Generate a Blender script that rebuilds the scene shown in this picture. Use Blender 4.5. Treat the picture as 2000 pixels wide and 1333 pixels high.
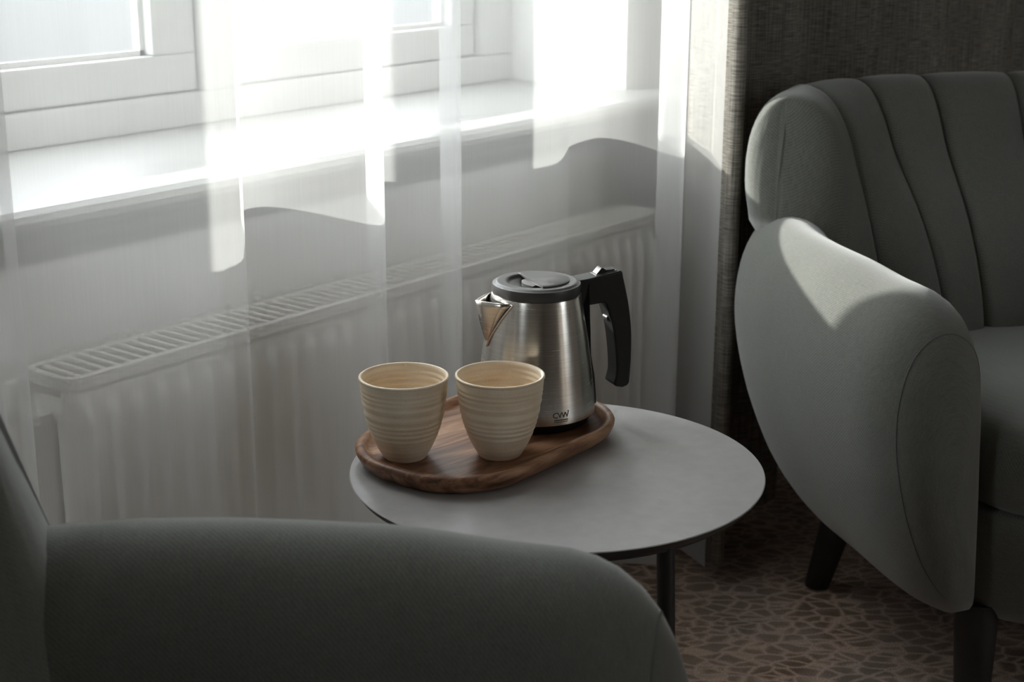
import bpy, bmesh, math, random
from mathutils import Vector, Matrix
random.seed(4)
S = bpy.context.scene
for o in list(bpy.data.objects):
    bpy.data.objects.remove(o)
COL = S.collection
pi = math.pi

# ------------------------------------------------------------------ camera
PSI, PITCH, ROLL, FPX, CAMH = 0.6636, 0.2869, 0.0034, 2968.8, 1.03
lr = Vector((math.sin(PSI), -math.cos(PSI), 0)); lf = Vector((math.cos(PSI), math.sin(PSI), 0)); lu = Vector((0, 0, 1))
fw = lf * math.cos(PITCH) - lu * math.sin(PITCH)
up0 = lf * math.sin(PITCH) + lu * math.cos(PITCH)
rt = lr * math.cos(ROLL) + up0 * math.sin(ROLL)
up = up0 * math.cos(ROLL) - lr * math.sin(ROLL)
cam_d = bpy.data.cameras.new('camera'); cam = bpy.data.objects.new('camera', cam_d); COL.objects.link(cam)
cam.matrix_world = Matrix(((rt.x, up.x, -fw.x, 0), (rt.y, up.y, -fw.y, 0), (rt.z, up.z, -fw.z, CAMH), (0, 0, 0, 1)))
cam_d.sensor_width = 36; cam_d.lens = FPX / 2000 * 36; cam_d.clip_start = 0.02; cam_d.clip_end = 500
cam_d.dof.use_dof = True; cam_d.dof.focus_distance = 1.58; cam_d.dof.aperture_fstop = 9
S.camera = cam

# ------------------------------------------------------------------ light
SUN_DIR = Vector((0.0875, -1.0, -0.355)).normalized()
SUN_E, SKY_E = 5.0, 3.1
w = bpy.data.worlds.new('sky'); S.world = w; w.use_nodes = True
bg = w.node_tree.nodes['Background']; bg.inputs[0].default_value = (0.93, 0.965, 1.0, 1); bg.inputs[1].default_value = SKY_E
sd = bpy.data.lights.new('sun', 'SUN'); sd.energy = SUN_E; sd.angle = math.radians(0.9); sd.color = (1.0, 0.975, 0.93)
sun = bpy.data.objects.new('sun', sd); COL.objects.link(sun)
sun.rotation_euler = SUN_DIR.to_track_quat('-Z', 'Y').to_euler(); sun.location = (1, 8, 5)
pd = bpy.data.lights.new('window_portal', 'AREA'); pd.shape = 'RECTANGLE'; pd.size = 1.25; pd.size_y = 1.8
portal = bpy.data.objects.new('window_portal', pd); COL.objects.link(portal)
portal.location = (1.43, 1.80, 1.58); portal.rotation_euler = (-pi / 2, 0, 0)
pd.cycles.is_portal = True
pd2 = bpy.data.lights.new('back_window_portal', 'AREA'); pd2.shape = 'RECTANGLE'; pd2.size = .86; pd2.size_y = 1.5; pd2.cycles.is_portal = True
portal2 = bpy.data.objects.new('back_window_portal', pd2); COL.objects.link(portal2); portal2.location = (2.55, -3.42, 1.5); portal2.rotation_euler = (pi / 2, 0, 0)
pd3 = bpy.data.lights.new('left_window_portal', 'AREA'); pd3.shape = 'RECTANGLE'; pd3.size = .6; pd3.size_y = 1.4; pd3.cycles.is_portal = True
portal3 = bpy.data.objects.new('left_window_portal', pd3); COL.objects.link(portal3); portal3.location = (-1.82, .72, 1.55); portal3.rotation_euler = (pi / 2, 0, -pi / 2)
vs = S.view_settings
vs.view_transform = 'Standard'; vs.look = 'None'; vs.gamma = 1; vs.exposure = 1.56; vs.use_curve_mapping = False
try:
    S.cycles.use_denoising = True; S.cycles.use_adaptive_sampling = False
    S.cycles.max_bounces = 14; S.cycles.diffuse_bounces = 7; S.cycles.transparent_max_bounces = 32
    S.cycles.transmission_bounces = 10; S.cycles.glossy_bounces = 5
    S.cycles.sample_clamp_indirect = 8
except Exception:
    pass

# ------------------------------------------------------------------ materials
class Mat:
    def __init__(s, name):
        s.m = bpy.data.materials.new(name); s.m.use_nodes = True
        s.t = s.m.node_tree; s.t.nodes.clear(); s.out = s.n('ShaderNodeOutputMaterial')
    def n(s, typ, **kw):
        nd = s.t.nodes.new(typ)
        for k, v in kw.items():
            if k.startswith('i_'):
                key = k[2:]
                nd.inputs[int(key) if key.isdigit() else key.replace('_', ' ')].default_value = v
            else:
                setattr(nd, k, v)
        return nd
    def l(s, a, b):
        s.t.links.new(a, b)
def col4(c): return (c[0], c[1], c[2], 1)
def ramp(M, fac, stops, interp='LINEAR'):
    r = M.n('ShaderNodeValToRGB'); r.color_ramp.interpolation = interp
    e = r.color_ramp.elements
    while len(e) < len(stops): e.new(0.5)
    for i, (p, c) in enumerate(stops):
        e[i].position = p; e[i].color = col4(c)
    M.l(fac, r.inputs[0]); return r.outputs[0]
def mapped(M, coord='Object', scale=(1, 1, 1), rot=(0, 0, 0)):
    tc = M.n('ShaderNodeTexCoord'); mp = M.n('ShaderNodeMapping')
    mp.inputs['Scale'].default_value = scale; mp.inputs['Rotation'].default_value = rot
    M.l(tc.outputs[coord], mp.inputs[0]); return mp.outputs[0]
def noise(M, vec, scale, detail=3, rough=0.5, dist=0.0):
    t = M.n('ShaderNodeTexNoise'); t.inputs['Scale'].default_value = scale; t.inputs['Detail'].default_value = detail
    t.inputs['Roughness'].default_value = rough; t.inputs['Distortion'].default_value = dist
    M.l(vec, t.inputs['Vector']); return t.outputs['Fac']
def mathn(M, op, a, b=None, c=None):
    m = M.n('ShaderNodeMath', operation=op)
    for i, x in enumerate((a, b, c)):
        if x is None: continue
        if isinstance(x, (int, float)): m.inputs[i].default_value = x
        else: M.l(x, m.inputs[i])
    return m.outputs[0]
def plain(name, color, rough=0.5, metal=0.0, var=0.06, scale=12, bump=0.0, bscale=150, spec=0.5, coat=0.0):
    M = Mat(name); b = M.n('ShaderNodeBsdfPrincipled')
    v = mapped(M); f = noise(M, v, scale, 3)
    lo = tuple(c * (1 - var) for c in color); hi = tuple(min(1, c * (1 + var)) for c in color)
    M.l(ramp(M, f, [(0.3, lo), (0.7, hi)]), b.inputs['Base Color'])
    b.inputs['Roughness'].default_value = rough; b.inputs['Metallic'].default_value = metal
    b.inputs['Specular IOR Level'].default_value = spec; b.inputs['Coat Weight'].default_value = coat
    if bump:
        f2 = noise(M, v, bscale, 2); bp = M.n('ShaderNodeBump'); bp.inputs['Strength'].default_value = bump
        bp.inputs['Distance'].default_value = 0.001; M.l(f2, bp.inputs['Height']); M.l(bp.outputs[0], b.inputs['Normal'])
    M.l(b.outputs[0], M.out.inputs[0]); return M.m

def make_fabric(name, c_lo, c_hi, thread=1400.0, bump=0.6, sheen=0.4):
    """twill upholstery: diagonal weave from the UVs (metres) plus mottling"""
    M = Mat(name); b = M.n('ShaderNodeBsdfPrincipled')
    uv = mapped(M, 'UV')
    wv = M.n('ShaderNodeTexWave', wave_type='BANDS', bands_direction='DIAGONAL'); wv.inputs['Scale'].default_value = thread / 10
    wv.inputs['Distortion'].default_value = 2.5; wv.inputs['Detail'].default_value = 2; wv.inputs['Detail Scale'].default_value = 3
    M.l(uv, wv.inputs['Vector'])
    ob = mapped(M, 'Object')
    n1 = noise(M, ob, 900, 2, 0.7); n2 = noise(M, ob, 9, 3)
    nx = noise(M, mapped(M, 'UV', (60, 900, 1)), 1.0, 2); ny = noise(M, mapped(M, 'UV', (900, 60, 1)), 1.0, 2)
    f = mathn(M, 'ADD', mathn(M, 'MULTIPLY', wv.outputs['Fac'], 0.13), mathn(M, 'MULTIPLY', n1, 0.40))
    f = mathn(M, 'ADD', f, mathn(M, 'MULTIPLY', mathn(M, 'ADD', nx, ny), 0.22))
    f = mathn(M, 'ADD', f, mathn(M, 'MULTIPLY', n2, 0.10))
    M.l(ramp(M, f, [(0.28, c_lo), (0.72, c_hi)]), b.inputs['Base Color'])
    b.inputs['Roughness'].default_value = 0.95; b.inputs['Specular IOR Level'].default_value = 0.12
    b.inputs['Sheen Weight'].default_value = sheen; b.inputs['Sheen Roughness'].default_value = 0.5
    bp = M.n('ShaderNodeBump'); bp.inputs['Strength'].default_value = bump; bp.inputs['Distance'].default_value = 0.0006
    M.l(f, bp.inputs['Height']); M.l(bp.outputs[0], b.inputs['Normal'])
    M.l(b.outputs[0], M.out.inputs[0]); return M.m

def make_drape(name):
    """coarse linen weave with irregular horizontal and vertical threads"""
    M = Mat(name); b = M.n('ShaderNodeBsdfPrincipled')
    h = noise(M, mapped(M, 'UV', (35, 620, 1)), 1.0, 3, 0.65)
    v = noise(M, mapped(M, 'UV', (480, 9, 1)), 1.0, 3, 0.65)
    f = mathn(M, 'ADD', mathn(M, 'MULTIPLY', h, 0.62), mathn(M, 'MULTIPLY', v, 0.42))
    M.l(ramp(M, f, [(0.36, (0.055, 0.05, 0.044)), (0.52, (0.19, 0.175, 0.15)), (0.68, (0.36, 0.34, 0.295))]), b.inputs['Base Color'])
    b.inputs['Roughness'].default_value = 0.9; b.inputs['Specular IOR Level'].default_value = 0.15
    bp = M.n('ShaderNodeBump'); bp.inputs['Strength'].default_value = 0.6; bp.inputs['Distance'].default_value = 0.0008
    M.l(f, bp.inputs['Height']); M.l(bp.outputs[0], b.inputs['Normal'])
    M.l(b.outputs[0], M.out.inputs[0]); return M.m

def make_sheer(name, cover=0.35):
    M = Mat(name)
    tr = M.n('ShaderNodeBsdfTransparent'); tr.inputs[0].default_value = (1, 1, 1, 1)
    tl = M.n('ShaderNodeBsdfTranslucent'); tl.inputs[0].default_value = (0.93, 0.93, 0.92, 1)
    df = M.n('ShaderNodeBsdfDiffuse'); df.inputs[0].default_value = (0.90, 0.90, 0.90, 1)
    mx = M.n('ShaderNodeMixShader'); mx.inputs[0].default_value = 0.68
    M.l(tl.outputs[0], mx.inputs[1]); M.l(df.outputs[0], mx.inputs[2])
    n1 = noise(M, mapped(M, 'UV', (500, 8, 1)), 1.0, 2)
    f = mathn(M, 'ADD', mathn(M, 'MULTIPLY', n1, 0.03), cover - 0.015)
    m2 = M.n('ShaderNodeMixShader'); M.l(f, m2.inputs[0]); M.l(tr.outputs[0], m2.inputs[1]); M.l(mx.outputs[0], m2.inputs[2])
    M.l(m2.outputs[0], M.out.inputs[0]); return M.m

def make_glass(name):
    M = Mat(name)
    tr = M.n('ShaderNodeBsdfTransparent'); tr.inputs[0].default_value = (0.97, 0.985, 0.98, 1)
    gl = M.n('ShaderNodeBsdfGlossy'); gl.inputs['Roughness'].default_value = 0.02
    mx = M.n('ShaderNodeMixShader'); mx.inputs[0].default_value = 0.05
    M.l(tr.outputs[0], mx.inputs[1]); M.l(gl.outputs[0], mx.inputs[2]); M.l(mx.outputs[0], M.out.inputs[0]); return M.m

def make_carpet(name):
    M = Mat(name); b = M.n('ShaderNodeBsdfPrincipled')
    co = mapped(M, 'Object', (1, 1, 1), (0, 0, 0.9))
    wn = M.n('ShaderNodeTexNoise'); wn.inputs['Scale'].default_value = 26; wn.inputs['Detail'].default_value = 2; M.l(co, wn.inputs['Vector'])
    vm = M.n('ShaderNodeVectorMath', operation='MULTIPLY_ADD'); vm.inputs[1].default_value = (0.018, 0.018, 0)
    M.l(wn.outputs['Color'], vm.inputs[0]); M.l(co, vm.inputs[2])
    sc = M.n('ShaderNodeMapping'); sc.inputs['Scale'].default_value = (29, 50, 1); M.l(vm.outputs[0], sc.inputs[0])
    vo = M.n('ShaderNodeTexVoronoi', feature='DISTANCE_TO_EDGE'); vo.inputs['Scale'].default_value = 1; vo.inputs['Randomness'].default_value = 0.85
    M.l(sc.outputs[0], vo.inputs['Vector'])
    line = mathn(M, 'SMOOTH_MIN', vo.outputs['Distance'], 0.16, 0.05)
    line = mathn(M, 'MULTIPLY', line, 6.0)
    big = noise(M, co, 7, 4, 0.6); fine = noise(M, co, 420, 2, 0.7)
    cell = ramp(M, big, [(0.34, (0.17, 0.115, 0.085)), (0.5, (0.27, 0.205, 0.165)), (0.66, (0.20, 0.155, 0.128))])
    lin = ramp(M, big, [(0.35, (0.66, 0.48, 0.375)), (0.65, (0.55, 0.43, 0.36))])
    fac = mathn(M, 'SUBTRACT', 1.0, line); fac = mathn(M, 'MULTIPLY', fac, mathn(M, 'ADD', mathn(M, 'MULTIPLY', fine, 0.9), 0.35))
    mix = M.n('ShaderNodeMix', data_type='RGBA'); mix.clamp_factor = True
    M.l(fac, mix.inputs[0]); M.l(cell, mix.inputs[6]); M.l(lin, mix.inputs[7])
    m3 = M.n('ShaderNodeMix', data_type='RGBA', blend_type='MULTIPLY'); m3.inputs[0].default_value = 0.7
    M.l(mix.outputs[2], m3.inputs[6]); M.l(ramp(M, fine, [(0.3, (0.55, 0.55, 0.55)), (0.7, (1.3, 1.3, 1.3))]), m3.inputs[7])
    M.l(m3.outputs[2], b.inputs['Base Color']); b.inputs['Roughness'].default_value = 1; b.inputs['Specular IOR Level'].default_value = 0.05
    bp = M.n('ShaderNodeBump'); bp.inputs['Strength'].default_value = 0.8; bp.inputs['Distance'].default_value = 0.003
    M.l(fine, bp.inputs['Height']); M.l(bp.outputs[0], b.inputs['Normal'])
    M.l(b.outputs[0], M.out.inputs[0]); return M.m

def make_walnut(name):
    M = Mat(name); b = M.n('ShaderNodeBsdfPrincipled')
    co = mapped(M, 'Object', (1, 1, 1), (0.05, 0.04, 0.16))
    st = M.n('ShaderNodeMapping'); st.inputs['Scale'].default_value = (3.2, 17, 17); M.l(co, st.inputs[0])
    n1 = noise(M, st.outputs[0], 2.2, 4, 0.55, 1.2)
    st2 = M.n('ShaderNodeMapping'); st2.inputs['Scale'].default_value = (14, 330, 330); M.l(co, st2.inputs[0])
    n2 = noise(M, st2.outputs[0], 1, 3, 0.6)
    f = mathn(M, 'ADD', mathn(M, 'MULTIPLY', n1, 0.8), mathn(M, 'MULTIPLY', n2, 0.25))
    M.l(ramp(M, f, [(0.36, (0.06, 0.027, 0.013)), (0.48, (0.19, 0.088, 0.046)), (0.58, (0.33, 0.175, 0.098)), (0.70, (0.44, 0.26, 0.155))]), b.inputs['Base Color'])
    b.inputs['Roughness'].default_value = 0.42; b.inputs['Specular IOR Level'].default_value = 0.4
    bp = M.n('ShaderNodeBump'); bp.inputs['Strength'].default_value = 0.15; bp.inputs['Distance'].default_value = 0.0005
    M.l(n2, bp.inputs['Height']); M.l(bp.outputs[0], b.inputs['Normal'])
    M.l(b.outputs[0], M.out.inputs[0]); return M.m

def make_steel(name):
    M = Mat(name); b = M.n('ShaderNodeBsdfPrincipled')
    co = mapped(M, 'Object', (1, 1, 1))
    st = M.n('ShaderNodeMapping'); st.inputs['Scale'].default_value = (12, 12, 1500); M.l(co, st.inputs[0])
    n1 = noise(M, st.outputs[0], 1, 2, 0.6); n2 = noise(M, co, 40, 3)
    M.l(ramp(M, n1, [(0.3, (0.60, 0.57, 0.53)), (0.7, (0.74, 0.71, 0.67))]), b.inputs['Base Color'])
    b.inputs['Metallic'].default_value = 1.0
    r = mathn(M, 'ADD', mathn(M, 'MULTIPLY', n2, 0.08), mathn(M, 'MULTIPLY', n1, 0.08)); M.l(mathn(M, 'ADD', r, 0.17), b.inputs['Roughness'])
    b.inputs['Anisotropic'].default_value = 0.6; b.inputs['Anisotropic Rotation'].default_value = 0.25
    tg = M.n('ShaderNodeTangent', direction_type='RADIAL', axis='Z'); M.l(tg.outputs[0], b.inputs['Tangent'])
    M.l(b.outputs[0], M.out.inputs[0]); return M.m

def make_glaze(name):
    M = Mat(name); b = M.n('ShaderNodeBsdfPrincipled')
    co = mapped(M, 'Object')
    st = M.n('ShaderNodeMapping'); st.inputs['Scale'].default_value = (3, 3, 260); M.l(co, st.inputs[0])
    n1 = noise(M, st.outputs[0], 1, 2, 0.5); n2 = noise(M, co, 700, 2, 0.6); n3 = noise(M, co, 18, 3)
    f = mathn(M, 'ADD', mathn(M, 'MULTIPLY', n1, 0.5), mathn(M, 'MULTIPLY', n3, 0.5))
    base = ramp(M, f, [(0.36, (0.70, 0.55, 0.385)), (0.5, (0.82, 0.69, 0.52)), (0.64, (0.88, 0.79, 0.65))])
    sp = ramp(M, n2, [(0.30, (0.78, 0.72, 0.66)), (0.42, (1, 1, 1))])
    m3 = M.n('ShaderNodeMix', data_type='RGBA', blend_type='MULTIPLY'); m3.inputs[0].default_value = 0.6
    M.l(base, m3.inputs[6]); M.l(sp, m3.inputs[7]); M.l(m3.outputs[2], b.inputs['Base Color'])
    b.inputs['Roughness'].default_value = 0.38; b.inputs['Specular IOR Level'].default_value = 0.45
    M.l(b.outputs[0], M.out.inputs[0]); return M.m

WHITE = plain('white_paint', (0.67, 0.665, 0.645), 0.45, var=0.02)
WALLM = plain('wall_paint', (0.88, 0.875, 0.86), 0.85, var=0.03, bump=0.1)
SILLP = plain('sill_paint', (0.44, 0.435, 0.42), 0.4, var=0.03)
ROOM = plain('taupe_wall_paint', (0.36, 0.33, 0.29), 0.9, var=0.04)
CEIL = plain('ceiling_paint', (0.82, 0.80, 0.77), 0.9, var=0.02)
RADM = plain('radiator_enamel', (0.90, 0.88, 0.85), 0.35, var=0.02)
CARPET = make_carpet('patterned_carpet')
GROUND = plain('grey_paving', (0.012, 0.012, 0.0135), 0.9, var=0.08, scale=0.4)
SHEER = make_sheer('sheer_voile')
DRAPE = make_drape('woven_drape')
FABRIC = make_fabric('grey_green_upholstery', (0.055, 0.057, 0.050), (0.164, 0.167, 0.146))
BLACKWOOD = plain('black_stained_wood', (0.012, 0.011, 0.010), 0.5, var=0.2)
TABLEM = plain('dark_grey_laminate', (0.36, 0.35, 0.345), 0.38, var=0.05, scale=60, bump=0.12, bscale=700)
TABLEEDGE = plain('black_table_edge', (0.018, 0.017, 0.017), 0.5, var=0.1)
LEGM = plain('black_powder_coat', (0.015, 0.015, 0.015), 0.4, var=0.1)
WALNUT = make_walnut('walnut')
STEEL = make_steel('brushed_steel')
BLACKP = plain('black_plastic', (0.009, 0.0088, 0.0085), 0.45, var=0.05, bump=0.06, bscale=900, spec=0.35)
LIDP = plain('lid_plastic', (0.05, 0.049, 0.048), 0.36, var=0.05, bump=0.06, bscale=900)
LOGOM = plain('logo_print', (0.03, 0.027, 0.024), 0.5)
GLAZE = make_glaze('cream_glaze')
GLASS = make_glass('window_glass')
THREAD = plain('seam_thread', (0.09, 0.095, 0.088), 0.9)

# ------------------------------------------------------------------ helpers
def mesh_obj(name, verts, faces, mat, parent=None, smooth=True, uvs=None, mats=None, fmat=None):
    me = bpy.data.meshes.new(name); me.from_pydata([tuple(v) for v in verts], [], faces); me.update()
    bm = bmesh.new(); bm.from_mesh(me); bmesh.ops.recalc_face_normals(bm, faces=bm.faces); bm.to_mesh(me); bm.free()
    if uvs is not None:
        ul = me.uv_layers.new(name='UVMap')
        for li, lp in enumerate(me.loops): ul.data[li].uv = uvs[lp.vertex_index]
    o = bpy.data.objects.new(name, me); COL.objects.link(o)
    for m in (mats or [mat]): me.materials.append(m)
    if fmat:
        for i, k in enumerate(fmat): me.polygons[i].material_index = k
    if smooth:
        for p in me.polygons: p.use_smooth = True
    if parent: o.parent = parent
    return o
def empty(name, loc=(0, 0, 0), rz=0, parent=None):
    o = bpy.data.objects.new(name, None); COL.objects.link(o); o.location = loc; o.rotation_euler = (0, 0, rz)
    o.empty_display_size = 0.05
    if parent: o.parent = parent
    return o
def tag(o, label, cat, group=None):
    o['label'] = label; o['category'] = cat
    if group: o['group'] = group
    return o
def struct(o): o['kind'] = 'structure'; return o
class MB:
    def __init__(s): s.v = []; s.f = []
    def box(s, x0, x1, y0, y1, z0, z1):
        b = len(s.v)
        s.v += [(x, y, z) for z in (z0, z1) for y in (y0, y1) for x in (x0, x1)]
        s.f += [tuple(b + i for i in q) for q in ((0, 2, 3, 1), (4, 5, 7, 6), (0, 1, 5, 4), (2, 6, 7, 3), (0, 4, 6, 2), (1, 3, 7, 5))]
        return s
    def tube(s, p, q, r0, r1, n=16):
        p = Vector(p); q = Vector(q); d = (q - p).normalized(); a = d.orthogonal().normalized(); c = d.cross(a); b = len(s.v)
        for (P, r) in ((p, r0), (q, r1)):
            for i in range(n):
                t = 2 * pi * i / n; s.v.append(tuple(P + a * (r * math.cos(t)) + c * (r * math.sin(t))))
        for i in range(n): s.f.append((b + i, b + (i + 1) % n, b + n + (i + 1) % n, b + n + i))
        s.f.append(tuple(b + i for i in range(n))); s.f.append(tuple(b + n + i for i in range(n))); return s
    def obj(s, name, mat, parent=None, smooth=False, bevel=0):
        o = mesh_obj(name, s.v, s.f, mat, parent, smooth)
        if bevel:
            m = o.modifiers.new('bevel', 'BEVEL'); m.width = bevel; m.segments = 2; m.limit_method = 'ANGLE'
        return o
def catmull(pts, n=6, closed=False):
    out = []; N = len(pts); dim = len(pts[0])
    rng = range(N if closed else N - 1)
    for i in rng:
        if closed: p0, p1, p2, p3 = (pts[(i + k) % N] for k in (-1, 0, 1, 2))
        else:
            p1, p2 = pts[i], pts[i + 1]
            p0 = pts[i - 1] if i > 0 else tuple(2 * p1[k] - p2[k] for k in range(dim))
            p3 = pts[i + 2] if i + 2 < N else tuple(2 * p2[k] - p1[k] for k in range(dim))
        for j in range(n):
            t = j / n
            out.append(tuple(0.5 * (2 * p1[k] + (p2[k] - p0[k]) * t + (2 * p0[k] - 5 * p1[k] + 4 * p2[k] - p3[k]) * t * t + (3 * p1[k] - p0[k] - 3 * p2[k] + p3[k]) * t ** 3) for k in range(dim)))
    if not closed: out.append(tuple(pts[-1]))
    return out
def interp(xs, ys, x):
    if x <= xs[0]: return ys[0]
    if x >= xs[-1]: return ys[-1]
    for i in range(len(xs) - 1):
        if xs[i] <= x <= xs[i + 1]:
            t = (x - xs[i]) / (xs[i + 1] - xs[i]); return ys[i] + (ys[i + 1] - ys[i]) * t
def sstep(x): x = max(0, min(1, x)); return x * x * (3 - 2 * x)
def loft(name, secs, mat, parent=None, closed=True, caps=True, smooth=True):
    n = len(secs[0]); v = []; uv = []; f = []; L = 0; prev = None
    for s in secs:
        mid = sum((Vector(p) for p in s), Vector()) / n
        if prev is not None: L += (mid - prev).length
        prev = mid; a = 0
        for i, p in enumerate(s):
            if i: a += (Vector(p) - Vector(s[i - 1])).length
            v.append(tuple(p)); uv.append((L, a))
    for i in range(len(secs) - 1):
        for j in range(n if closed else n - 1):
            k = (j + 1) % n; f.append((i * n + j, i * n + k, (i + 1) * n + k, (i + 1) * n + j))
    if caps and closed:
        f.append(tuple(range(n))); b = (len(secs) - 1) * n; f.append(tuple(b + i for i in range(n)))
    return mesh_obj(name, v, f, mat, parent, smooth, uv)
def lathe(name, prof, mat, parent=None, n=64, loc=(0, 0, 0), close=True):
    """prof: (r,z) list; r=0 endpoints collapse to the axis"""
    v = []; f = []; rows = []
    for r, z in prof:
        if r < 1e-6:
            rows.append([len(v)]); v.append((loc[0], loc[1], loc[2] + z))
        else:
            rows.append(list(range(len(v), len(v) + n)))
            for i in range(n):
                t = 2 * pi * i / n; v.append((loc[0] + r * math.cos(t), loc[1] + r * math.sin(t), loc[2] + z))
    for a, b in zip(rows, rows[1:]):
        for i in range(n):
            j = (i + 1) % n
            if len(a) == 1 and len(b) == 1: continue
            if len(a) == 1: f.append((a[0], b[j], b[i]))
            elif len(b) == 1: f.append((a[i], a[j], b[0]))
            else: f.append((a[i], a[j], b[j], b[i]))
    return mesh_obj(name, v, f, mat, parent, True)
def auto_edges(o, ang=35):
    me = o.data; lim = math.cos(math.radians(ang))
    bm = bmesh.new(); bm.from_mesh(me)
    for e in bm.edges:
        if len(e.link_faces) == 2 and e.link_faces[0].normal.dot(e.link_faces[1].normal) < lim: e.smooth = False
    bm.to_mesh(me); bm.free(); return o

# ------------------------------------------------------------------ the room shell
WY = 1.385                                  # room face of the window wall
X0, X1, Y0, ZC = -1.6, 3.75, -3.2, 2.6
OX0, OX1, OZ0, OZ1 = 0.79, 2.069, 0.68, 2.48   # window opening
struct(MB().box(X0 - .2, X1 + .2, Y0 - .2, 1.75, -0.12, 0).obj('floor', CARPET))
struct(MB().box(X0 - .2, X1 + .2, Y0 - .2, 1.75, ZC, ZC + .12).obj('ceiling', CEIL))
struct(MB().box(X0, OX0, WY, 1.75, 0, ZC).box(OX1, X1, WY, 1.75, 0, ZC).box(OX0, OX1, WY, 1.75, 0, OZ0).box(OX0, OX1, WY, 1.75, OZ1, ZC).obj('wall_window', WALLM))
LY0, LY1, LZ0, LZ1 = .50, 1.00, .85, 2.25        # third window, narrow, in the left wall
struct(MB().box(X0 - .2, X0, Y0, LY0, 0, ZC).box(X0 - .2, X0, LY1, 1.75, 0, ZC).box(X0 - .2, X0, LY0, LY1, 0, LZ0).box(X0 - .2, X0, LY0, LY1, LZ1, ZC).obj('wall_left', ROOM))
struct(MB().box(X1, X1 + .2, Y0, 1.75, 0, ZC).obj('wall_right', ROOM))
BX0, BX1, BZ0, BZ1 = 2.12, 2.98, .75, 2.25      # second window, in the back wall behind the camera
struct(MB().box(X0, BX0, Y0 - .2, Y0, 0, ZC).box(BX1, X1, Y0 - .2, Y0, 0, ZC).box(BX0, BX1, Y0 - .2, Y0, 0, BZ0).box(BX0, BX1, Y0 - .2, Y0, BZ1, ZC).obj('wall_back', ROOM))
struct(MB().box(X0, X1, WY - .016, WY, 0, .09).obj('baseboard_window', WHITE))
struct(MB().box(-150, 150, -150, 300, -4.2, -4.0).obj('ground', GROUND))

# window: frame, two sashes with panes
FY = 1.62                                  # room face of the frame
win = struct(empty('window_1', (1.44, FY, 0.7236)))
def wchild(mb, name, mat, parent, bevel=0.003):
    o = mb.obj(name, mat, None, bevel=bevel)
    o.parent = parent; o.matrix_parent_inverse = Matrix.Translation(-Vector((1.44, FY, 0.7236))); return o
ZS, ZR, ZB, ZT = .7236, .769, .8205, 2.36      # sill, rail foot, glass foot, glass head
m = MB(); m.box(OX0, OX1, FY, FY + .09, ZS, ZR - .001); m.box(OX0, OX1, FY, FY + .09, ZT + .065, OZ1)
m.box(OX0, .866, FY, FY + .09, ZR - .001, ZT + .065); m.box(1.986, OX1, FY, FY + .09, ZR - .001, ZT + .065); m.box(1.388, 1.454, FY, FY + .09, ZR - .001, ZT + .065)
wchild(m, 'frame', WHITE, win)
for (a, b, c, d) in ((.868, .930, 1.313, 1.386), (1.456, 1.529, 1.925, 1.984)):
    m = MB(); y0, y1 = FY + .012, FY + .055
    m.box(a, d, y0, y1, ZR + .001, ZB); m.box(a, d, y0, y1, ZT, ZT + .063); m.box(a, b, y0, y1, ZB, ZT); m.box(c, d, y0, y1, ZB, ZT)
    sash = wchild(m, 'sash', WHITE, win)
    m = MB(); e = .007; yb = FY + .03
    m.box(b, c, yb, yb + .008, ZB, ZB + e); m.box(b, c, yb, yb + .008, ZT - e, ZT); m.box(b, b + e, yb, yb + .008, ZB, ZT); m.box(c - e, c, yb, yb + .008, ZB, ZT)
    bead = m.obj('glazing_bead', WHITE); bead.parent = sash
    g = MB().box(b, c, yb + .008, yb + .012, ZB, ZT).obj('pane', GLASS); g.parent = sash
m = MB(); e = .07; ya, yb = Y0 - .14, Y0 - .09
m.box(BX0, BX1, ya, yb, BZ0, BZ0 + e).box(BX0, BX1, ya, yb, BZ1 - e, BZ1).box(BX0, BX0 + e, ya, yb, BZ0 + e, BZ1 - e).box(BX1 - e, BX1, ya, yb, BZ0 + e, BZ1 - e).box(2.56, 2.70, ya, yb, BZ0 + e, BZ1 - e)
win2 = struct(m.obj('window_2', WHITE))
for a, b in ((BX0 + e, 2.56), (2.70, BX1 - e)): MB().box(a, b, ya + .02, ya + .024, BZ0 + e, BZ1 - e).obj('pane', GLASS, win2)
m = MB(); xa, xb = X0 - .14, X0 - .09
m.box(xa, xb, LY0, LY1, LZ0, LZ0 + e).box(xa, xb, LY0, LY1, LZ1 - e, LZ1).box(xa, xb, LY0, LY0 + e, LZ0 + e, LZ1 - e).box(xa, xb, LY1 - e, LY1, LZ0 + e, LZ1 - e)
win3 = struct(m.obj('window_3', WHITE))
MB().box(xa + .02, xa + .024, LY0 + e, LY1 - e, LZ0 + e, LZ1 - e).obj('pane', GLASS, win3)
# window board with its moulded apron, one profile run along the wall
prof = [(1.65, .690), (1.65, .7236), (1.325, .7236), (1.310, .7220), (1.302, .7175), (1.299, .7105), (1.302, .703), (1.311, .698), (1.323, .6965),
        (1.325, .690), (1.336, .687), (1.344, .680), (1.347, .672), (1.355, .671), (1.357, .665), (1.369, .664), (1.371, .650), (1.385, .649), (1.385, .680), (1.50, .684)]
v = []; f = []; n = len(prof)
for x in (.62, 2.20): v += [(x, p[0], p[1]) for p in prof]
f = [(i, (i + 1) % n, n + (i + 1) % n, n + i) for i in range(n)] + [tuple(range(n)), tuple(range(n, 2 * n))]
# the board fits inside the opening behind the wall face
o = mesh_obj('trim_1', [(min(max(p[0], OX0), OX1) if p[1] > WY + .001 else p[0], p[1], p[2]) for p in v], f, SILLP, smooth=False); struct(o)
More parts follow.
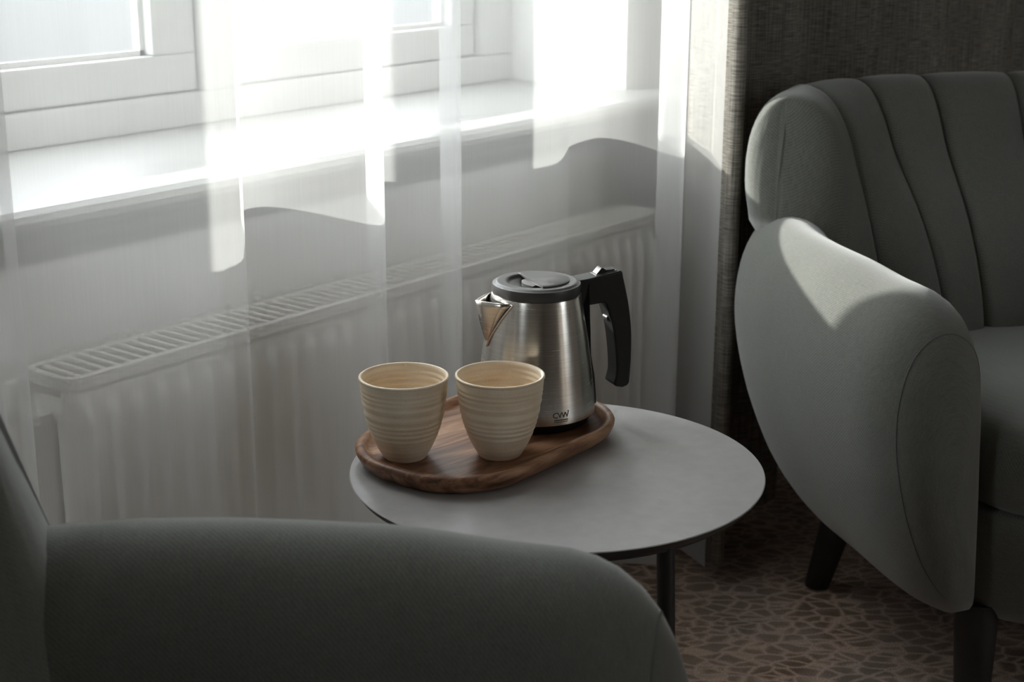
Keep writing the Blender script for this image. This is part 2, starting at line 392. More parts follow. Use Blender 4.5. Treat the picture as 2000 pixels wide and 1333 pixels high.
# curtain tracks on the ceiling
# ------------------------------------------------------------------ radiator
RX0, RX1, RZ0, RZ1 = 0.882, 2.0056, 0.10, 0.550
rad = tag(empty('radiator', (1.44, 1.31, 0)), 'white panel radiator with slatted top grille under the window', 'radiator')
def rchild(o, parent=rad):
    o.parent = parent; o.matrix_parent_inverse = Matrix.Translation(-Vector((1.44, 1.31, 0))); return o
def panel(name, y, sgn, x0, x1, z0, z1):
    P = 0.03246; xs = []; x = x0; nn = int(round((x1 - x0) / P * 10))
    zr = [z0, z0 + .004, z0 + .018, z0 + .026, z0 + .034, z0 + .045, z0 + .06, (z0 + z1) / 2, z1 - .05, z1 - .036, z1 - .026, z1 - .020, z1 - .014, z1 - .004, z1]
    V = []; F = []; cols = nn + 1
    for z in zr:
        wz = sstep((z - z0 - .016) / .03) * sstep((z1 - .012 - z) / .022)
        edge = 0.003 * (1 - min(1, (z - z0) / .004)) + 0.003 * (1 - min(1, (z1 - z) / .004))
        for i in range(cols):
            x = x0 + (x1 - x0) * i / nn
            ph = ((x - .906) / P) % 1.0                      # ridge crest at 0
            r = sstep(1 - abs(((ph + .5) % 1.0) - .5) / .30)
            e2 = 0.010 * (1 - sstep(min(x - x0, x1 - x) / .010))
            wx = sstep((min(x - x0, x1 - x) - .006) / .012)
            V.append((x, y - sgn * (0.0100 * r * wz * wx) + sgn * (edge + e2), z))
    for j in range(len(zr) - 1):
        for i in range(nn):
            F.append((j * cols + i, j * cols + i + 1, (j + 1) * cols + i + 1, (j + 1) * cols + i))
    b = len(V); yb = y + sgn * .014                          # back sheet closes the panel
    V += [(x0, yb, z0), (x1, yb, z0), (x1, yb, z1), (x0, yb, z1)]
    top = (len(zr) - 1) * cols
    F += [(b, b + 3, b + 2, b + 1)]
    F += [tuple([b + 3] + [top + i for i in range(cols)] + [b + 2]), tuple([b + 1] + [i for i in range(cols - 1, -1, -1)] + [b])]
    F += [tuple([b] + [j * cols for j in range(len(zr))] + [b + 3]), tuple([b + 2] + [j * cols + nn for j in range(len(zr) - 1, -1, -1)] + [b + 1])]
    return auto_edges(rchild(mesh_obj(name, V, F, RADM)), 50)
panel('front_panel', 1.270, 1, RX0 + .004, RX1 + .004, RZ0, RZ1 - .016)
panel('back_panel', 1.352, -1, RX0 - .026, RX1 + .01, RZ0, RZ1 - .012)
# grille: rim plus single slats
GX0, GX1, GY0, GY1 = RX0 + .002, RX1, 1.2675, 1.3475
m = MB(); rr = .006
def rim_path(inset):
    x0, x1, y0, y1 = GX0 + inset, GX1 - inset, GY0 + inset, GY1 - inset; r = max(.004, .018 - inset); pts = []
    for cx, cy, a0 in ((x1 - r, y1 - r, 0), (x0 + r, y1 - r, 90), (x0 + r, y0 + r, 180), (x1 - r, y0 + r, 270)):
        for k in range(7):
            t = math.radians(a0 + 15 * k); pts.append((cx + r * math.cos(t), cy + r * math.sin(t)))
    return pts
oa, ob_ = rim_path(0), rim_path(.0065); N = len(oa)
V = [(p[0], p[1], z) for z, P in ((RZ1 - .014, oa), (RZ1 - .001, oa), (RZ1, [((a[0] * 4 + b[0]) / 5, (a[1] * 4 + b[1]) / 5) for a, b in zip(oa, ob_)]), (RZ1, ob_), (RZ1 - .010, ob_)) for p in P]
F = [(k * N + i, k * N + (i + 1) % N, ((k + 1) % 5) * N + (i + 1) % N, ((k + 1) % 5) * N + i) for k in range(5) for i in range(N)]
grille = rchild(auto_edges(mesh_obj('grille', V, F, RADM)))
sm = MB().box(-.0028, .0028, GY0 + .005, GY1 - .005, RZ1 - .009, RZ1 - .0012)
slat0 = sm.obj('slat', RADM); me = slat0.data; pitch = .01661
ns = int((GX1 - GX0 - .02) / pitch)
for i in range(ns):
    s = slat0 if i == 0 else bpy.data.objects.new('slat', me)
    if i: COL.objects.link(s)
    s.location = (GX0 + .021 + i * pitch, 0, 0)
    s.parent = grille; 
rib = MB().box(GX0 + .006, GX1 - .006, 1.307, 1.310, RZ1 - .0105, RZ1 - .006); rr_ = rib.obj('grille_rib', RADM); rr_.parent = grille
# convector fins between the panels, joined (too fine to tell apart)
m = MB(); x = RX0 + .03
while x < RX1 - .02:
    m.box(x, x + .0012, 1.286, 1.332, RZ0 + .03, RZ1 - .045); x += .0165
fin = rchild(m.obj('convector_fins', RADM)); fin['kind'] = 'stuff'
m = MB()
for xx in (RX0 + .018, RX1 - .012):
    for zz in (RZ0 + .04, RZ1 - .045):
        rchild(MB().tube((xx, 1.282, zz), (xx, 1.338, zz), .013, .013, 18).obj('water_channel', RADM, smooth=False))
m = MB(); m.tube((RX0 + .006, 1.310, RZ1 - .045), (RX0 - .012, 1.310, RZ1 - .045), .0105, .0105, 6); m.tube((RX0 + .004, 1.310, RZ1 - .045), (RX0 - .020, 1.310, RZ1 - .045), .004, .004, 10)
rchild(m.obj('bleed_valve', RADM))
for xx in (RX0 + .2, RX1 - .2): rchild(MB().box(xx, xx + .03, 1.354, 1.3845, RZ0 + .05, RZ1 - .06).obj('wall_bracket', RADM))
m = MB()
for xx in (RX1 - .04,):
    m.tube((xx, 1.31, RZ0 + .03), (xx, 1.31, 0), .009, .009, 12)
rchild(m.obj('feed_pipe', RADM))

# ------------------------------------------------------------------ curtains
def curtain(name, path, z0, z1, mat, zn, flare=None):
    pts = catmull(path, 7); L = [0]
    for a, b in zip(pts, pts[1:]): L.append(L[-1] + math.hypot(b[0] - a[0], b[1] - a[1]))
    V = []; U = []; F = []; n = len(pts)
    for k in range(zn + 1):
        z = z0 + (z1 - z0) * k / zn
        for i, (x, y) in enumerate(pts):
            dx, dy = flare(x, y, z) if flare else (0, 0)
            V.append((x + dx, y + dy, z)); U.append((L[i], z))
    for k in range(zn):
        for i in range(n - 1): F.append((k * n + i, k * n + i + 1, (k + 1) * n + i + 1, (k + 1) * n + i))
    return mesh_obj(name, V, F, mat, None, True, U)
SP = [(.30, 1.17), (.36, 1.13), (.43, 1.15), (.50, 1.19), (.56, 1.19), (.63, 1.145), (.70, 1.125), (.746, 1.13), (.762, 1.16), (.775, 1.19), (.80, 1.205), (.85, 1.20),
      (.91, 1.165), (.972, 1.14), (.998, 1.14), (1.016, 1.144), (1.027, 1.152), (1.05, 1.175), (1.068, 1.2), (1.085, 1.209), (1.117, 1.205), (1.154, 1.188), (1.193, 1.164),
      (1.213, 1.152), (1.230, 1.147), (1.242, 1.155), (1.246, 1.172), (1.252, 1.19), (1.27, 1.205), (1.31, 1.205), (1.345, 1.175), (1.365, 1.15), (1.376, 1.155), (1.38, 1.175),
      (1.385, 1.193), (1.40, 1.20), (1.45, 1.193), (1.512, 1.183), (1.548, 1.178), (1.591, 1.177), (1.619, 1.183), (1.649, 1.196), (1.665, 1.202), (1.701, 1.206), (1.737, 1.206),
      (1.764, 1.198), (1.793, 1.183), (1.823, 1.158), (1.85, 1.139), (1.862, 1.145), (1.857, 1.162), (1.852, 1.178), (1.862, 1.187), (1.885, 1.182), (1.901, 1.165), (1.903, 1.139), (1.896, 1.10)]
SP = [(x * (1.238 + (y - 1.209) * 1.29) / y, 1.238 + (y - 1.209) * 1.29) for x, y in SP]
o = curtain('sheer_curtain', SP, .025, ZC - .0335, SHEER, 8)
tag(o, 'white translucent sheer curtain hanging in folds before the window', 'curtain')
HP = [(1.935, 1.128), (1.914, 1.110), (1.900, 1.092), (1.894, 1.079), (1.898, 1.071), (1.910, 1.073), (1.922, 1.088), (1.936, 1.12), (1.955, 1.165), (2.00, 1.188), (2.05, 1.178), (2.10, 1.145), (2.15, 1.118), (2.19, 1.115), (2.225, 1.135), (2.25, 1.168),
      (2.29, 1.19), (2.34, 1.178), (2.39, 1.14), (2.435, 1.113), (2.465, 1.118), (2.48, 1.15), (2.495, 1.185), (2.55, 1.195), (2.62, 1.165), (2.68, 1.13), (2.74, 1.113), (2.785, 1.128), (2.81, 1.165), (2.86, 1.195),
      (2.95, 1.17), (3.02, 1.13), (3.08, 1.113), (3.12, 1.14), (3.16, 1.185), (3.25, 1.19), (3.33, 1.14), (3.39, 1.113), (3.44, 1.13), (3.48, 1.18), (3.56, 1.19), (3.64, 1.14), (3.71, 1.12)]
HP = [(x, y + .004 + .022 * sstep((x - 1.925) / .03)) for x, y in HP]
o = curtain('drape', HP, .035, ZC - .034, DRAPE, 4)
sol = o.modifiers.new('thickness', 'SOLIDIFY'); sol.thickness = .004; sol.offset = 0
tag(o, 'dark grey woven linen drape hanging behind the right armchair', 'curtain')
m = MB(); m.box(.2, 2.2, 1.18, 1.22, ZC - .032, ZC + .001); tag(m.obj('sheer_curtain_track', WHITE), 'white ceiling track carrying the sheer curtain', 'curtain track')
m = MB(); m.box(1.9, 3.74, 1.16, 1.19, ZC - .032, ZC + .001); tag(m.obj('drape_track', WHITE), 'white ceiling track carrying the dark drape', 'curtain track')

# ------------------------------------------------------------------ armchairs (local axes: a forward, b left of the sitter, z up)
PATH = [(.158, .370), (.10, .377), (.03, .382), (-.07, .383), (-.16, .369), (-.238, .333), (-.30, .27), (-.343, .183), (-.363, .09), (-.368, 0)]
PATH = PATH + [(a, -b) for a, b in PATH[-2::-1]]
PP = catmull(PATH, 12)
PL = [0]
for a, b in zip(PP, PP[1:]): PL.append(PL[-1] + math.hypot(b[0] - a[0], b[1] - a[1]))
PTOT = PL[-1]
def path_at(s):
    s = max(0, min(PTOT, s))
    for i in range(len(PL) - 1):
        if PL[i + 1] >= s:
            t = (s - PL[i]) / (PL[i + 1] - PL[i]); a = PP[i][0] + (PP[i + 1][0] - PP[i][0]) * t; b = PP[i][1] + (PP[i + 1][1] - PP[i][1]) * t
            i0, i1 = max(0, i - 2), min(len(PP) - 1, i + 3)
            ta, tb = PP[i1][0] - PP[i0][0], PP[i1][1] - PP[i0][1]; q = math.hypot(ta, tb)
            return a, b, -(-tb / q), -(ta / q)        # outward normal
    return PP[-1][0], PP[-1][1], 0, -1
# fix the sign of the normal: outward at the start is +b
_a, _b, _na, _nb = path_at(PTOT * .1)
SGN = 1 if _nb > 0 else -1
ARM_SEC = [(-.075, .175), (-.035, .20), (.006, .255), (.036, .32), (.058, .39), (.070, .46), (.066, .525), (.046, .575), (.008, .600), (-.032, .592), (-.060, .560), (-.072, .50), (-.078, .42), (-.085, .33), (-.095, .175)]
ARM_SEC = catmull(ARM_SEC, 4)
def arm_station(s, k=0.0, ztop=0.0):
    """k in 0..1: progress of the rounded front end"""
    a, b, na, nb = path_at(s); na *= SGN; nb *= SGN
    ta, tb = nb, -na                                        # forward along the arm at the start side
    if ta < 0 and abs(tb) < .9: ta, tb = -ta, -tb
    out = []; g = max(0.0, 1 - k ** 2.5) ** .4
    for o_, z in ARM_SEC:
        oc, zc = -.010, .37
        oo = oc + (o_ - oc) * g; zz = zc + (z - zc) * g ** .85
        push = .118 * k
        out.append((a + na * oo + ta * push, b + nb * oo + tb * push, zz - ztop))
    return out
def back_prof(q):
    """q in 0..1: 0 at the middle of the back, 1 at the wing; inner offset, z"""
    d = 1 - .70 * sstep((q - .35) / .6)
    return [(.060, .585), (.070, .64), (.068, .70), (.050, .745), (.018, .766), (-.020, .757), (-.050, .72), (-.072 - .02 * (d - .5), .66), (-.05 - .095 * d, .57), (-.05 - .14 * d, .47), (-.05 - .165 * d, .36)]
def build_chair(name, loc, fdir, label):
    rz = math.atan2(fdir[1], fdir[0])
    T = empty(name, (loc[0], loc[1], 0), rz); tag(T, label, 'armchair', 'pair of channel back armchairs')
    # arms run from the rounded front end to below the wing
    S_ARM = 0.53
    for side in (0, 1):
        secs = []
        def st(s, k=0.0, zt=0.0):
            r = arm_station(s, k, zt)
            return [(p[0], -p[1], p[2]) for p in r] if side else r
        for k in (1.0, .985, .95, .90, .82, .72, .6, .46, .32, .16): secs.append(st(0.0, k, .007))
        for i in range(0, 25): 
            s = S_ARM * i / 24; secs.append(st(s, 0.0, .007 * (1 - sstep(s / .12)) + .018 * sstep((s - .42) / .15)))
        arm = loft('arm', secs, FABRIC, T)
        # sewn seam that runs over the front of the arm
        sp = []
        for j in range(3, len(ARM_SEC) - 8):
            p = Vector(secs[5][j]); sp.append(p)
        seam = bpy.data.curves.new('arm_seam', 'CURVE'); seam.dimensions = '3D'; seam.bevel_depth = .0006; seam.bevel_resolution = 1
        pl = seam.splines.new('POLY'); pl.points.add(len(sp) - 1)
        for q_, p in zip(pl.points, sp): q_.co = (p.x, p.y, p.z, 1)
        so = bpy.data.objects.new('arm_seam', seam); COL.objects.link(so); dg = bpy.context.evaluated_depsgraph_get(); sm_ = bpy.data.meshes.new_from_object(so.evaluated_get(dg))
        bpy.data.objects.remove(so); so = bpy.data.objects.new('seam', sm_); COL.objects.link(so); sm_.materials.clear(); sm_.materials.append(THREAD); so.parent = arm
    # lower back shell between the arms
    secs = []
    for i in range(33):
        s = S_ARM + .0 + (PTOT - 2 * S_ARM) * i / 32
        secs.append([(p[0], p[1], p[2] - .018) for p in arm_station(s)])
    loft('back_shell', secs, FABRIC, T)
    # channelled backrest: wings and flutes are single upholstered pieces
    mid = PTOT / 2
    def s_of_b(bq):
        best = min(range(2001), key=lambda i: abs(path_at(mid - .9 * i / 2000 * mid)[1] * 1.0 - bq) if path_at(mid - .9 * i / 2000 * mid)[0] < -.15 else 9)
        return mid - .9 * best / 2000 * mid
    cuts_half = [mid - s_of_b(.072), mid - s_of_b(.185), mid - s_of_b(.290)]
    END = mid - 0.332                                       # wing reaches about a = -0.2
    cuts = [-END] + [-c for c in cuts_half[::-1]] + cuts_half + [END]
    br = empty('backrest', (0, 0, 0), 0, T)
    for ci in range(len(cuts) - 1):
        c0, c1 = cuts[ci], cuts[ci + 1]; wing = ci in (0, len(cuts) - 2); secs = []
        nst = 34 if wing else 17
        for i in range(nst):
            t = i / (nst - 1)
            if wing: t = (t if ci else 1 - t); t = t ** 1.0
            pm = i / (nst - 1)
            if wing: pm = (1 - (1 - pm) ** 2.4) if ci else pm ** 2.4
            x = c0 + (c1 - c0) * pm
            tt = (x - c0) / (c1 - c0)
            if wing:
                te = (1 - tt) if ci == 0 else tt            # 0 at the flute, 1 at the wing's end
                e = max(0, (te - .25) / .75); capk = max(0.0, 1 - e ** 3.2) ** .40; lobe = min(1, math.sqrt(max(0, te / .12))) if te < .12 else 1
                puff = .016 * lobe
            else:
                capk = 1; puff = .018 * (max(0.0, 1 - abs(2 * tt - 1) ** 2.6)) ** .5
            q = min(1, abs(x) / END); pr_ = catmull(back_prof(q), 4); sec = []
            n_ = len(pr_)
            for j, (o_, z) in enumerate(pr_):
                # outward side stays smooth, inner side puffs
                inn = sstep((j / n_ - .28) / .25); pu = puff * inn - .010 * inn
                rake = (.060 * sstep((z - .50) / .30) * (te ** 2)) if wing else 0
                a, b, na, nb = path_at(mid + x - math.copysign(rake, x)); na *= SGN; nb *= SGN
                oc = .02; oo = oc + (o_ - oc) * capk
                zz = z
                if capk < 1 and z > .60: zz = .60 + (z - .60) * (.93 + .07 * capk)
                lower = .006 * sstep((q - .55) / .45) * sstep((z - .5) / .2)
                if not wing: zz -= .006 * (1 - (puff / .018)) * sstep((z - .6) / .15)
                sec.append((a + na * (oo - pu), b + nb * (oo - pu), zz - lower + .004))
            secs.append(sec)
        loft('wing' if wing else 'channel', secs, FABRIC, br)
    # seat cushion
    secs = []
    for z, g in ((.315, .90), (.322, .965), (.34, .995), (.37, 1.0), (.40, .995), (.418, .965), (.426, .90), (.4285, .7), (.430, .35), (.4305, .02)):
        ring = []
        for i in range(64):
            t = 2 * pi * i / 64; c, s_ = math.cos(t), math.sin(t); e = .42
            ca = math.copysign(abs(c) ** e, c); cb = math.copysign(abs(s_) ** e, s_)
            ring.append((.035 + .262 * ca * g, .285 * cb * g * (1 - .10 * (-ca) if ca < 0 else 1), z + .006 * g * (1 - abs(ca)) ))
        secs.append(ring)
    loft('seat_cushion', secs, FABRIC, T)
    # seat base
    secs = []
    for z, g in ((.163, .88), (.168, .95), (.19, 1.0), (.29, 1.05), (.318, 1.05)):
        ring = []
        for i in range(48):
            t = 2 * pi * i / 48; c, s_ = math.cos(t), math.sin(t); e = .5
            ring.append((-.01 + .285 * math.copysign(abs(c) ** e, c) * g, .285 * math.copysign(abs(s_) ** e, s_) * g, z))
        secs.append(ring)
    loft('seat_base', secs, FABRIC, T)
    for sb in (-1, 1):
        mb = MB(); mb.tube((.190, sb * .250, .185), (.208, sb * .254, 0), .028, .0195, 24); auto_edges(mb.obj('leg', BLACKWOOD, T, smooth=True))
        mb = MB(); mb.tube((-.175, sb * .250, .185), (-.252, sb * .251, 0), .027, .0185, 24); auto_edges(mb.obj('leg', BLACKWOOD, T, smooth=True))
    return T
build_chair('armchair', (2.034, .602), (-.616, -.787), 'grey-green armchair with fluted back standing behind the table beside the dark drape')
build_chair('armchair', (.380, .506), (.56, -.83), 'grey-green armchair in the foreground, only its long arm showing before the table')

# ------------------------------------------------------------------ side table
TX, TY, TH, TR = 1.1685, .8553, .469, .21
tab = tag(empty('side_table', (TX, TY, 0)), 'round dark grey side table with thin top and black legs', 'table')
top = lathe('table_top', [(0, TH), (TR - .0008, TH), (TR, TH - .0008), (TR - .001, TH - .0022), (TR - .0012, TH - .0022), (TR - .006, TH - .009), (TR - .012, TH - .0105), (0, TH - .0105)], TABLEM, tab, 128)
top.data.materials.append(TABLEEDGE)
for p in top.data.polygons:
    if p.center.z < TH - .0012: p.material_index = 1
auto_edges(top, 25)
rg = lathe('under_ring', [(.172, TH - .0105), (.194, TH - .0105), (.194, TH - .017), (.172, TH - .017), (.172, TH - .0105)], LEGM, tab, 64); auto_edges(rg)
for t in (math.radians(-111), math.radians(27), math.radians(165)):
    mb = MB(); mb.tube((.186 * math.cos(t), .186 * math.sin(t), TH - .010), (.215 * math.cos(t), .215 * math.sin(t), 0), .0085, .0075, 18)
    auto_edges(mb.obj('leg', LEGM, tab, smooth=True))

# ------------------------------------------------------------------ walnut tray
def rrect(x0, x1, y0, y1, r, n=12):
    pts = []
    for cx, cy, a0_ in ((x1 - r, y1 - r, 0), (x0 + r, y1 - r, 90), (x0 + r, y0 + r, 180), (x1 - r, y0 + r, 270)):
        for k in range(n + 1):
            t = math.radians(a0_ + 90 * k / n); pts.append((cx + r * math.cos(t), cy + r * math.sin(t)))
    return pts
TRX, TRY = 1.1705, .9465
hx, hy = .1505, .0995
def tring(inset, z): return [(p[0], p[1], z) for p in rrect(-hx + inset, hx - inset, -hy + inset, hy - inset, .088 - min(inset, .07))]
secs = [tring(.060, 0), tring(.020, .0), tring(.010, .002), tring(.004, .008), tring(.0005, .015), tring(.0, .0185), tring(.0015, .0208), tring(.0045, .0218), tring(.008, .0212), tring(.0105, .0185), tring(.013, .0145), tring(.018, .0125), tring(.026, .012), tring(.060, .012)]
tray = loft('serving_tray', secs, WALNUT); tray.location = (TRX, TRY, TH + .0002)
tag(tray, 'rounded walnut tray with raised rim carrying the kettle and mugs', 'tray')
FZ = TH + .0122

# ------------------------------------------------------------------ mugs
def mug_profile(h=.0835, R=.0445, r0=.0222):
    out = []; N = 84
    for i in range(N + 1):
        t = i / N; z = h * t
        rr = r0 + (R - r0) * (1 - (1 - t) ** 2.15) ** .92 if t > 0 else r0
        rr = interp([0, .04, .12, .25, .4, .55, .7, .85, .95, 1], [.0212, .0232, .0272, .0322, .0366, .0398, .0419, .0433, .0440, .0448], t)
        rib = .00030 * math.sin(t * 76 + 2.2 * math.sin(t * 15)) * sstep((t - .2) / .1) * sstep((.93 - t) / .06)
        out.append((rr + rib, z))
    lip = [(.0454, h + .0002), (.0451, h + .0018), (.0438, h + .0026), (.0423, h + .0018), (.0414, h - .002)]
    inn = []
    for i in range(N, -1, -1):
        t = i / N; z = .006 + (h - .010) * t
        rr = interp([0, .04, .12, .25, .4, .55, .7, .85, .95, 1], [.0, .014, .0225, .0285, .0331, .0363, .0385, .0400, .0407, .0413], t)
        inn.append((rr + (.0005 * math.sin(t * 70 + 1.1 * math.sin(t * 13)) if t > .12 else 0), z))
    sm_out = [(0, 0.0006), (.0185, .0006), (.0200, 0)]
    return sm_out + out + lip + inn[:-1] + [(0, inn[-1][1])]
def smooth_prof(p): 
    q = p[:]
    return q
for (x, y, lab, rz) in ((1.0726, .9758, 'cream stoneware mug at the left end of the tray, nearest the window', .4), (1.1365, .9038, 'cream stoneware mug standing in front of the kettle', 2.1)):
    mg = lathe('mug', mug_profile(), GLAZE, None, 96); mg.location = (x, y, FZ + .0003); mg.rotation_euler.z = rz
    tag(mg, lab, 'mug', 'cream mugs on the tray')

# ------------------------------------------------------------------ kettle
KX, KY = 1.2472, .9425
ket = tag(empty('electric_kettle', (KX, KY, FZ + .0005)), 'small brushed steel electric kettle with black handle on the tray', 'kettle')
AZ = math.radians(-30)
kb = [(0, .003), (.058, .003), (.0625, .010), (.0640, .0125), (.0642, .016)]
body = [(.0642, .0125)] + [(interp([.0125, .03, .06, .10, .13, .1395], [.0645, .0632, .0600, .0545, .0498, .0482], z), z) for z in [.0125 + (.1395 - .0125) * i / 30 for i in range(31)]] + [(.0478, .1412), (.0468, .1418), (.0455, .1418), (.0455, .137), (.050, .09), (.055, .05), (.055, .014), (0, .014)]
kbo = lathe('body', body, STEEL, ket, 96); auto_edges(kbo, 40)
auto_edges(lathe('base_ring', [(0, 0), (.054, 0), (.0568, .0015), (.0588, .006), (.0602, .0098), (.0632, .0108), (.0640, .0128), (.058, .0128), (0, .0128)], BLACKP, ket, 96), 40)
# spout: a pressed steel V with an open top
sa = AZ + pi; ca, sa_ = math.cos(sa), math.sin(sa)
def kp(r, l, z): return (r * ca - l * sa_, r * sa_ + l * ca, z)      # radial, lateral, height
def bodyr(z): return interp([.0125, .03, .06, .10, .13, .1395], [.0645, .0632, .0600, .0545, .0498, .0482], z)
V = []; F = []; rows = 9
TIP, BOT, HW = (.0690, .1385), .090, .029
for i in range(rows + 1):
    t = i / rows; z = BOT + (.1385 - BOT) * t; hw = HW * t
    rc = bodyr(z) + .0008; ro = rc + (TIP[0] - bodyr(.1385) - .0008) * t + .0012 * math.sin(pi * t)
    for j in range(9):
        u_ = j / 8 * 2 - 1; l = hw * u_; rs = math.sqrt(max(1e-6, (bodyr(z) + .0009) ** 2 - l * l))
        r = rs + (ro - rc) * (1 - abs(u_)) ** .9
        V.append(kp(r, l, z + .0006 * t * (1 - abs(u_))))
for i in range(rows):
    for j in range(8): F.append((i * 9 + j, i * 9 + j + 1, (i + 1) * 9 + j + 1, (i + 1) * 9 + j))
sp = mesh_obj('spout', V, F, STEEL, ket); so = sp.modifiers.new('t', 'SOLIDIFY'); so.thickness = .0012; so.offset = -1
# rolled seam round the spout
mb = MB(); edge = [kp(math.sqrt((bodyr(BOT + (.1385 - BOT) * t) + .001) ** 2 - (HW * t + .001) ** 2), s * (HW * t + .001), BOT + (.1385 - BOT) * t - .001) for s, ts in ((1, [1 - i / 8 for i in range(9)]), (-1, [i / 8 for i in range(9)])) for t in ts]
def sweep(name, pts, rad, mat, parent):
    cu = bpy.data.curves.new(name, 'CURVE'); cu.dimensions = '3D'; cu.bevel_depth = rad; cu.bevel_resolution = 2; cu.use_fill_caps = True
    pl = cu.splines.new('POLY'); pl.points.add(len(pts) - 1)
    for q_, p in zip(pl.points, pts): q_.co = (p[0], p[1], p[2], 1)
    to = bpy.data.objects.new(name, cu); COL.objects.link(to); dg = bpy.context.evaluated_depsgraph_get(); me_ = bpy.data.meshes.new_from_object(to.evaluated_get(dg))
    bpy.data.objects.remove(to); me_.materials.clear(); me_.materials.append(mat)
    for p in me_.polygons: p.use_smooth = True
    ob = bpy.data.objects.new(name, me_); COL.objects.link(ob); ob.parent = parent; return ob
ee = [edge[0]]
for p in edge[1:]:
    if (Vector(p) - Vector(ee[-1])).length > 1e-4: ee.append(p)
sweep('spout_seam', catmull(ee, 3), .0010, STEEL, sp)
# opening behind the spout: dark strainer slot
mb = MB()
V = []; F = []
for i in range(6):
    t = i / 5; z = .122 + .0165 * t
    for j in range(7):
        l = (.008 + .012 * t) * (j / 6 * 2 - 1); V.append(kp(math.sqrt((bodyr(z) + .0004) ** 2 - l * l), l, z))
for i in range(5):
    for j in range(6): F.append((i * 7 + j, i * 7 + j + 1, (i + 1) * 7 + j + 1, (i + 1) * 7 + j))
mesh_obj('pouring_slot', V, F, BLACKP, ket)
# lid: rim with a scooped finger well
def lid_z(x, y):
    """x along the handle direction, y across"""
    r = math.hypot(x, y)
    z = .1545
    ed = sstep((r - .0425) / .0035); z -= .0022 * ed
    inside = sstep((.0335 - r) / .004)
    front = sstep((-.002 - x + .00035 * (y * 1000) ** 2 * .02) / .003)
    z -= .0085 * inside * front * (0.35 + 0.65 * sstep((.034 - r) / .022))
    return z
V = []; F = []; nr, na_ = 30, 96
V.append((0, 0, lid_z(0, 0)))
cz, sz = math.cos(AZ), math.sin(AZ)
for i in range(1, nr + 1):
    r = .0468 * i / nr
    for j in range(na_):
        t = 2 * pi * j / na_; x, y = r * math.cos(t), r * math.sin(t); V.append((x * cz - y * sz, x * sz + y * cz, lid_z(x, y)))
for j in range(na_): F.append((0, 1 + j, 1 + (j + 1) % na_))
for i in range(nr - 1):
    for j in range(na_):
        k = (j + 1) % na_; b = 1 + i * na_; F.append((b + j, b + na_ + j, b + na_ + k, b + k))
b = 1 + (nr - 1) * na_; c = len(V)
for rr_, zz in ((.0472, .1500), (.0472, .1432), (.0462, .1415), (.02, .1415)):
    for j in range(na_):
        t = 2 * pi * j / na_; V.append((rr_ * math.cos(t + AZ), rr_ * math.sin(t + AZ), zz))
for i in range(4):
    b0 = b if i == 0 else c + (i - 1) * na_; b1 = c + i * na_
    for j in range(na_):
        k = (j + 1) % na_; F.append((b0 + j, b1 + j, b1 + k, b0 + k))
F.append(tuple(c + 3 * na_ + j for j in range(na_)))
lid = mesh_obj('lid', V, F, LIDP, ket); auto_edges(lid, 45)
# raised half plate of the lid
def pl_pts():
    pts = []
    for i in range(33):
        t = -1.78 + 3.56 * i / 32; pts.append((.0352 * math.cos(t), .0352 * math.sin(t)))
    for i in range(1, 12):
        t = i / 12; y = pts[32][1] * (1 - 2 * t); pts.append((pts[32][0] + .012 * (1 - (2 * t - 1) ** 2) * -0.2 + .002, y))
    return pts
P = pl_pts(); n = len(P); V = []
for sc, z in ((1.0, .1535), (1.0, .1556), (.97, .1564)):
    V += [((x * sc) * cz - (y * sc) * sz, (x * sc) * sz + (y * sc) * cz, z) for x, y in P]
F = [(k * n + i, k * n + (i + 1) % n, (k + 1) * n + (i + 1) % n, (k + 1) * n + i) for k in range(2) for i in range(n)] + [tuple(range(2 * n, 3 * n)), tuple(range(n - 1, -1, -1))]
auto_edges(mesh_obj('lid_plate', V, F, LIDP, lid), 40)
# opening lever of the lid
V = []; F = []
for i in range(13):
    t = -1 + 2 * i / 12; y = .0150 * t; x = -.0105 - .0045 * (1 - t * t)
    for dx, z in ((0, .1480), (0, .1522), (.0045, .1532), (.0075, .1532), (.0075, .1480)):
        X = x + dx; V.append((X * cz - y * sz, X * sz + y * cz, z))
for i in range(12):
    for j in range(5): F.append((i * 5 + j, i * 5 + (j + 1) % 5, (i + 1) * 5 + (j + 1) % 5, (i + 1) * 5 + j))
F += [tuple(range(5)), tuple(60 + j for j in range(5))]
auto_edges(mesh_obj('lid_lever', V, F, LIDP, lid), 40)
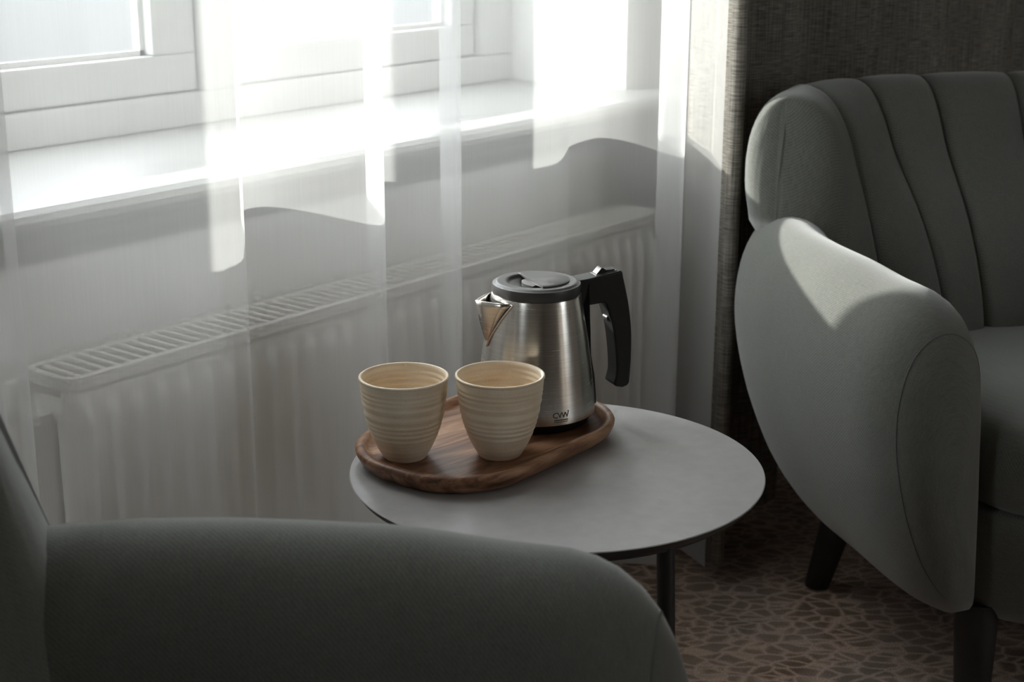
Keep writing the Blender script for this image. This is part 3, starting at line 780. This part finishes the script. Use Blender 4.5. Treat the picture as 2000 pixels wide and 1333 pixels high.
# handle: one outline in the radial plane, given thickness
def extr(name, outline, hw, mat, parent, bevel=.0035):
    n = len(outline); V = []
    for s in (-1, 1): V += [(r * cz - s * hw * sz, r * sz + s * hw * cz, z) for r, z in outline]
    F = [(i, (i + 1) % n, n + (i + 1) % n, n + i) for i in range(n)] + [tuple(range(n)), tuple(range(n, 2 * n))]
    o = mesh_obj(name, V, F, mat, parent, smooth=True); auto_edges(o, 40)
    mm = o.modifiers.new('bevel', 'BEVEL'); mm.width = bevel; mm.segments = 3; mm.limit_method = 'ANGLE'; mm.angle_limit = math.radians(35); mm.harden_normals = False
    return o
OUT = [(.0415, .1525), (.0555, .1535), (.0935, .1590), (.0955, .1580)] + catmull([(.0965, .152), (.1000, .1385), (.1050, .115), (.1078, .0920), (.1084, .0700), (.1080, .0500), (.1068, .0310)], 3) + [(.1045, .0283), (.099, .0266), (.0905, .0285), (.0880, .0315)] + \
      catmull([(.0897, .0370), (.0912, .0450), (.0905, .0600), (.0891, .0740), (.0868, .0900)], 3) + catmull([(.0840, .1030), (.0812, .1100), (.0780, .1195), (.0760, .1240)], 2) + [(.0735, .1255), (.0535, .1240), (.0512, .1225)] + \
      [(.0530, .1100), (.0590, .0750), (.0648, .0450), (.0672, .0200), (.0675, .0115)] + [(bodyr(z) - .002, z) for z in (.0125, .03, .06, .09, .12, .139)]
hd = extr('handle', OUT, .0125, BLACKP, ket, .0022)
# trigger ridge inside the handle and the nub at its foot
extr('grip_ridge', [(.0853, .1075), (.0815, .1085), (.0802, .1060), (.0815, .1030), (.0860, .1015)], .006, LIDP, hd, .001)
V = []
# rocker switch and its bed on top of the handle
def topz(r): return .1535 + (r - .0555) / (.0935 - .0555) * .0055
bed = [(.066, topz(.066) - .004), (.066, topz(.066) + .0007), (.0905, topz(.0905) + .0007), (.0905, topz(.0905) - .004)]
extr('switch_bed', bed, .0078, LIDP, hd, .0004)
rock = [(.0675, topz(.0675) - .001), (.0678, topz(.0678) + .0012), (.0735, topz(.0735) + .0066), (.0752, topz(.0752) + .0062), (.0790, topz(.0790) + .0028), (.0890, topz(.0890) + .0018), (.0892, topz(.0892) - .001)]
extr('rocker_switch', rock, .0058, BLACKP, hd, .0005)
# print on the body
def wrap(mesh_pts, ang0, z0):
    out = []
    for x, y in mesh_pts:
        z = z0 + y; r = bodyr(z) + .0003; t = ang0 + x / r; out.append((r * math.cos(t), r * math.sin(t), z))
    return out
fc = bpy.data.curves.new('logo', 'FONT'); fc.body = 'CVW'; fc.size = .0085; fc.align_x = 'CENTER'; fc.space_character = .88; fc.resolution_u = 3
fo = bpy.data.objects.new('logo_tmp', fc); COL.objects.link(fo)
dg = bpy.context.evaluated_depsgraph_get(); tm = bpy.data.meshes.new_from_object(fo.evaluated_get(dg)); bpy.data.objects.remove(fo)
pts = [(v_.co.x, v_.co.y) for v_ in tm.vertices]; fcs = [tuple(p.vertices) for p in tm.polygons]
b = len(pts)
for (x0, x1, y0, y1) in ((-.0078, .0082, -.0028, -.0018), (-.0078, .0076, -.0046, -.0040), (.0078, .0096, .0062, .0070)):
    for i in range(7): 
        xx = x0 + (x1 - x0) * i / 6; pts += [(xx, y0), (xx, y1)]
    fcs += [(b + 2 * i, b + 2 * i + 2, b + 2 * i + 3, b + 2 * i + 1) for i in range(6)]; b = len(pts)
LANG = math.atan2(-.0653, -.0389)
view_ang = math.atan2(-KY, -KX); 
logo_ang = view_ang + math.asin(.0268 / .0635)
mesh_obj('logo', wrap(pts, logo_ang, .0205), fcs, LOGOM, kbo, smooth=False)
